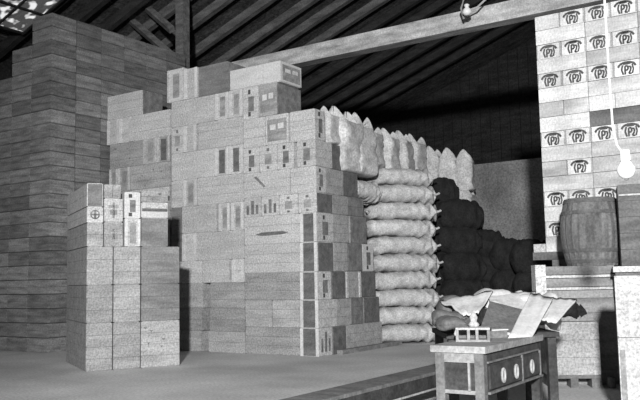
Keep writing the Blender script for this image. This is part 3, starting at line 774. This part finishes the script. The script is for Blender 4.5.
# cloth mound, as a draped sheet: ridge profile in px -> real mound
def sheet(name, poly, mt, label, cat, thick=.012, amp=.02, seed=0, nu=22, nv=10):
    """poly: four corners world; ridge displacement by noise; gets thickness"""
    a, b, c, d = [Vector(p) for p in poly]; bm = bmesh.new(); top = []
    for s in (0, 1):
        g = []
        for i in range(nu+1):
            rw_ = []
            for j in range(nv+1):
                s_, t_ = i/nu, j/nv
                p = (a*(1-s_)+b*s_)*(1-t_)+(d*(1-s_)+c*s_)*t_
                nn = noise.noise(Vector((s_*4, t_*3, seed)))*amp + noise.noise(Vector((s_*10, t_*7, seed+3)))*amp*.4
                rw_.append(bm.verts.new(p+Vector((nn*.4, nn*.5, nn-s*thick))))
            g.append(rw_)
        for i in range(nu):
            for j in range(nv): bm.faces.new((g[i][j], g[i+1][j], g[i+1][j+1], g[i][j+1]))
        top.append(g)
    A_, B_ = top
    for i in range(nu):
        for j in (0, nv): bm.faces.new((A_[i][j], A_[i+1][j], B_[i+1][j], B_[i][j]))
    for j in range(nv):
        for i in (0, nu): bm.faces.new((A_[i][j], A_[i][j+1], B_[i][j+1], B_[i][j]))
    o = obj(name, bm, mt, smooth=True); tag(o, label, cat); return o
sheet('pale_cloth', [at(440, 300, 6.75), at(493, 291, 6.75), at(478, 313, 6.35), at(463, 314, 6.35)], 'cloth', 'crumpled pale cloth peaked over the left of the heap behind the desk', 'cloth', amp=.03, seed=2)
sheet('pale_cloth', [at(488, 293, 6.8), at(536, 291, 6.8), at(526, 312, 6.5), at(490, 302, 6.6)], 'cloth', 'flat pale cloth behind the leaning dark board', 'cloth', amp=.015, seed=5)
sheet('paper_sheet', [at(531, 292, 6.7), at(553, 298, 6.5), at(530, 340, 5.95), at(508, 338, 5.9)], 'paper', 'long white paper sheet sloping down beside the leaning dark board', 'paper', amp=.012, seed=9)
sheet('paper_sheet', [at(540, 297, 6.75), at(577, 299, 6.6), at(556, 322, 6.25), at(538, 318, 6.25)], 'paper', 'white paper sheet hanging at the right end of the heap', 'paper', amp=.02, seed=12)
# leaning dark board (a big ledger)
lg = thing('ledger', 'large dark covered ledger leaning among the papers behind the desk', 'book', (0, 0, 0))
cs_ = [at(481, 326, 6.05), at(516, 333, 6.0), at(525, 310, 6.4), at(490, 301, 6.4)]
def plate(pts, off, th):
    bm = bmesh.new(); n = (pts[1]-pts[0]).cross(pts[3]-pts[0]).normalized()
    a = [bm.verts.new(p+n*off) for p in pts]; b = [bm.verts.new(p+n*(off-th)) for p in pts]
    bm.faces.new(a); bm.faces.new(b)
    for i in range(4): bm.faces.new((a[i], a[(i+1) % 4], b[(i+1) % 4], b[i]))
    return bm
cc = sum(cs_, Vector())/4
obj('cover', plate(cs_, 0, .006), 'board', lg); obj('page_block', plate([cc+(p-cc)*.97 for p in cs_], -.007, .03), 'paper', lg)
for k, (px, Y, L_, W_, H_, mt) in enumerate(((462, 6.86, .46, .36, .26, 'board'), (500, 6.92, .5, .4, .30, 'cloth'), (534, 6.84, .44, .36, .27, 'cloth'))):
    p = at(px, 300, Y); bm = bmesh.new(); sack_mesh(bm, L_, W_, H_, 31+k, nu=24, nv=16)
    tag(obj('cloth_bundle', bm, mt, smooth=True, loc=(p.x, Y, .745), rot=(0, 0, .1*k)), ['dark bundle propping the peaked pale cloth', 'pale bundle behind the leaning dark ledger', 'pale bundle under the right end of the papers'][k], 'bundle')
# black sacks/ bundles in hollows
for (px, py, Y, sx, lb) in ((452, 309, 6.5, .42, 'dark cloth bundle under the peaked pale cloth'), (456, 322, 6.3, .4, 'dark cloth bundle behind the brass stand, nearest the sacks'), (488, 306, 6.55, .3, 'dark cloth bundle left of the leaning ledger')):
    p = at(px, py, Y); bm = bmesh.new(); sack_mesh(bm, sx*.8, .26, .11, px, nu=16, nv=12)
    tag(obj('dark_bundle', bm, 'board' if px != 488 else 'black', smooth=True, loc=(p.x, p.y, max(.745, p.z-.16)), rot=(0, 0, .2)), lb, 'bundle')
# tray and small things on the desk
def dsk(px, py): return on_z(px, py, TZ)
tr = thing('letter_tray', 'low pale letter tray with short posts at the near end of the desk', 'tray', dsk(473, 342), YAW+.3)
bm = bmesh.new(); box(bm, -.12, .12, 0, .2, 0, .015); obj('tray_base', bm, 'grey', tr)
bm = bmesh.new(); box(bm, -.12, .12, 0, .2, .085, .1); obj('tray_shelf', bm, 'mid', tr)
for x in (-.12, -.04, .02, .1):
    bm = bmesh.new(); box(bm, x, x+.02, .0, .018, .015, .085); obj('post', bm, 'grey', tr)
bm = bmesh.new(); box(bm, -.12, .12, .18, .2, .015, .085); obj('back_panel', bm, 'dark', tr)
bk = thing('account_book', 'closed pale account book with dark edge on the desk right of the letter tray', 'book', dsk(496, 338), YAW+.9)
bm = bmesh.new(); box(bm, -.1, .1, 0, .16, 0, .055); obj('page_block', bm, 'dark', bk)
bm = bmesh.new(); box(bm, -.106, .106, -.005, .166, .055, .063); obj('cover', bm, 'paper', bk)
q = tr.location
bm = bmesh.new(); lathe(bm, [(.035, 0), (.04, .02), (.022, .04), (.03, .07), (.014, .1), (.001, .105)], 16)
tag(obj('inkstand', bm, 'mid', smooth=True, loc=(q.x+.03, q.y+.1, TZ+.1)), 'small pale inkstand standing on the letter tray', 'inkstand')
for k, (px, py, s) in enumerate(((430+27, 317, .05), (462, 320, .04), (479, 318, .045))):
    p = at(px, py, 6.25); bm = bmesh.new(); lathe(bm, [(s*.5, 0), (s*.6, s*.3), (s*.25, s*1.2), (s*.3, s*1.5), (.001, s*1.6)], 12)
    tag(obj('small_bottle', bm, 'paper', smooth=True, loc=(p.x, p.y, .74)), ['small pale bottle behind the tray, leftmost of three', 'small pale bottle behind the tray, middle of three', 'small pale bottle behind the tray, rightmost of three'][k], 'bottle')
# foreground low bench
ZB = .30
bq = on_z(443, 362, ZB); BF = Frame((bq.x, bq.y), YAW)
w_ = BF.front(448, 369)[0]
f2 = on_z(446, 369, ZB)
wB = abs((Vector((f2.x, f2.y, 0))-BF.o).dot(BF.X)); print('bench', bq, f2, wB)
wB = max(.25, wB)
bn = thing('low_bench', 'long low dark bench with a pale lower rail in the foreground left of the desk', 'bench', BF.o, YAW)
bm = bmesh.new(); box(bm, 0, wB, -4.0, 0, ZB-.03, ZB); obj('bench_top', bm, 'dark', bn)
bm = bmesh.new(); box(bm, wB-.03, wB-.006, -4.0, -.02, ZB-.15, ZB-.032); obj('apron', bm, 'desk', bn)
bm = bmesh.new(); box(bm, wB-.028, wB, -4.0, -.02, ZB-.168, ZB-.152); obj('lower_rail', bm, 'mid', bn)
for y in (-4.0, -.08):
    for x in (.02, wB-.06): bm = bmesh.new(); box(bm, x, x+.06, y, y+.07, 0, ZB-.03); obj('leg', bm, 'desktop', bn)
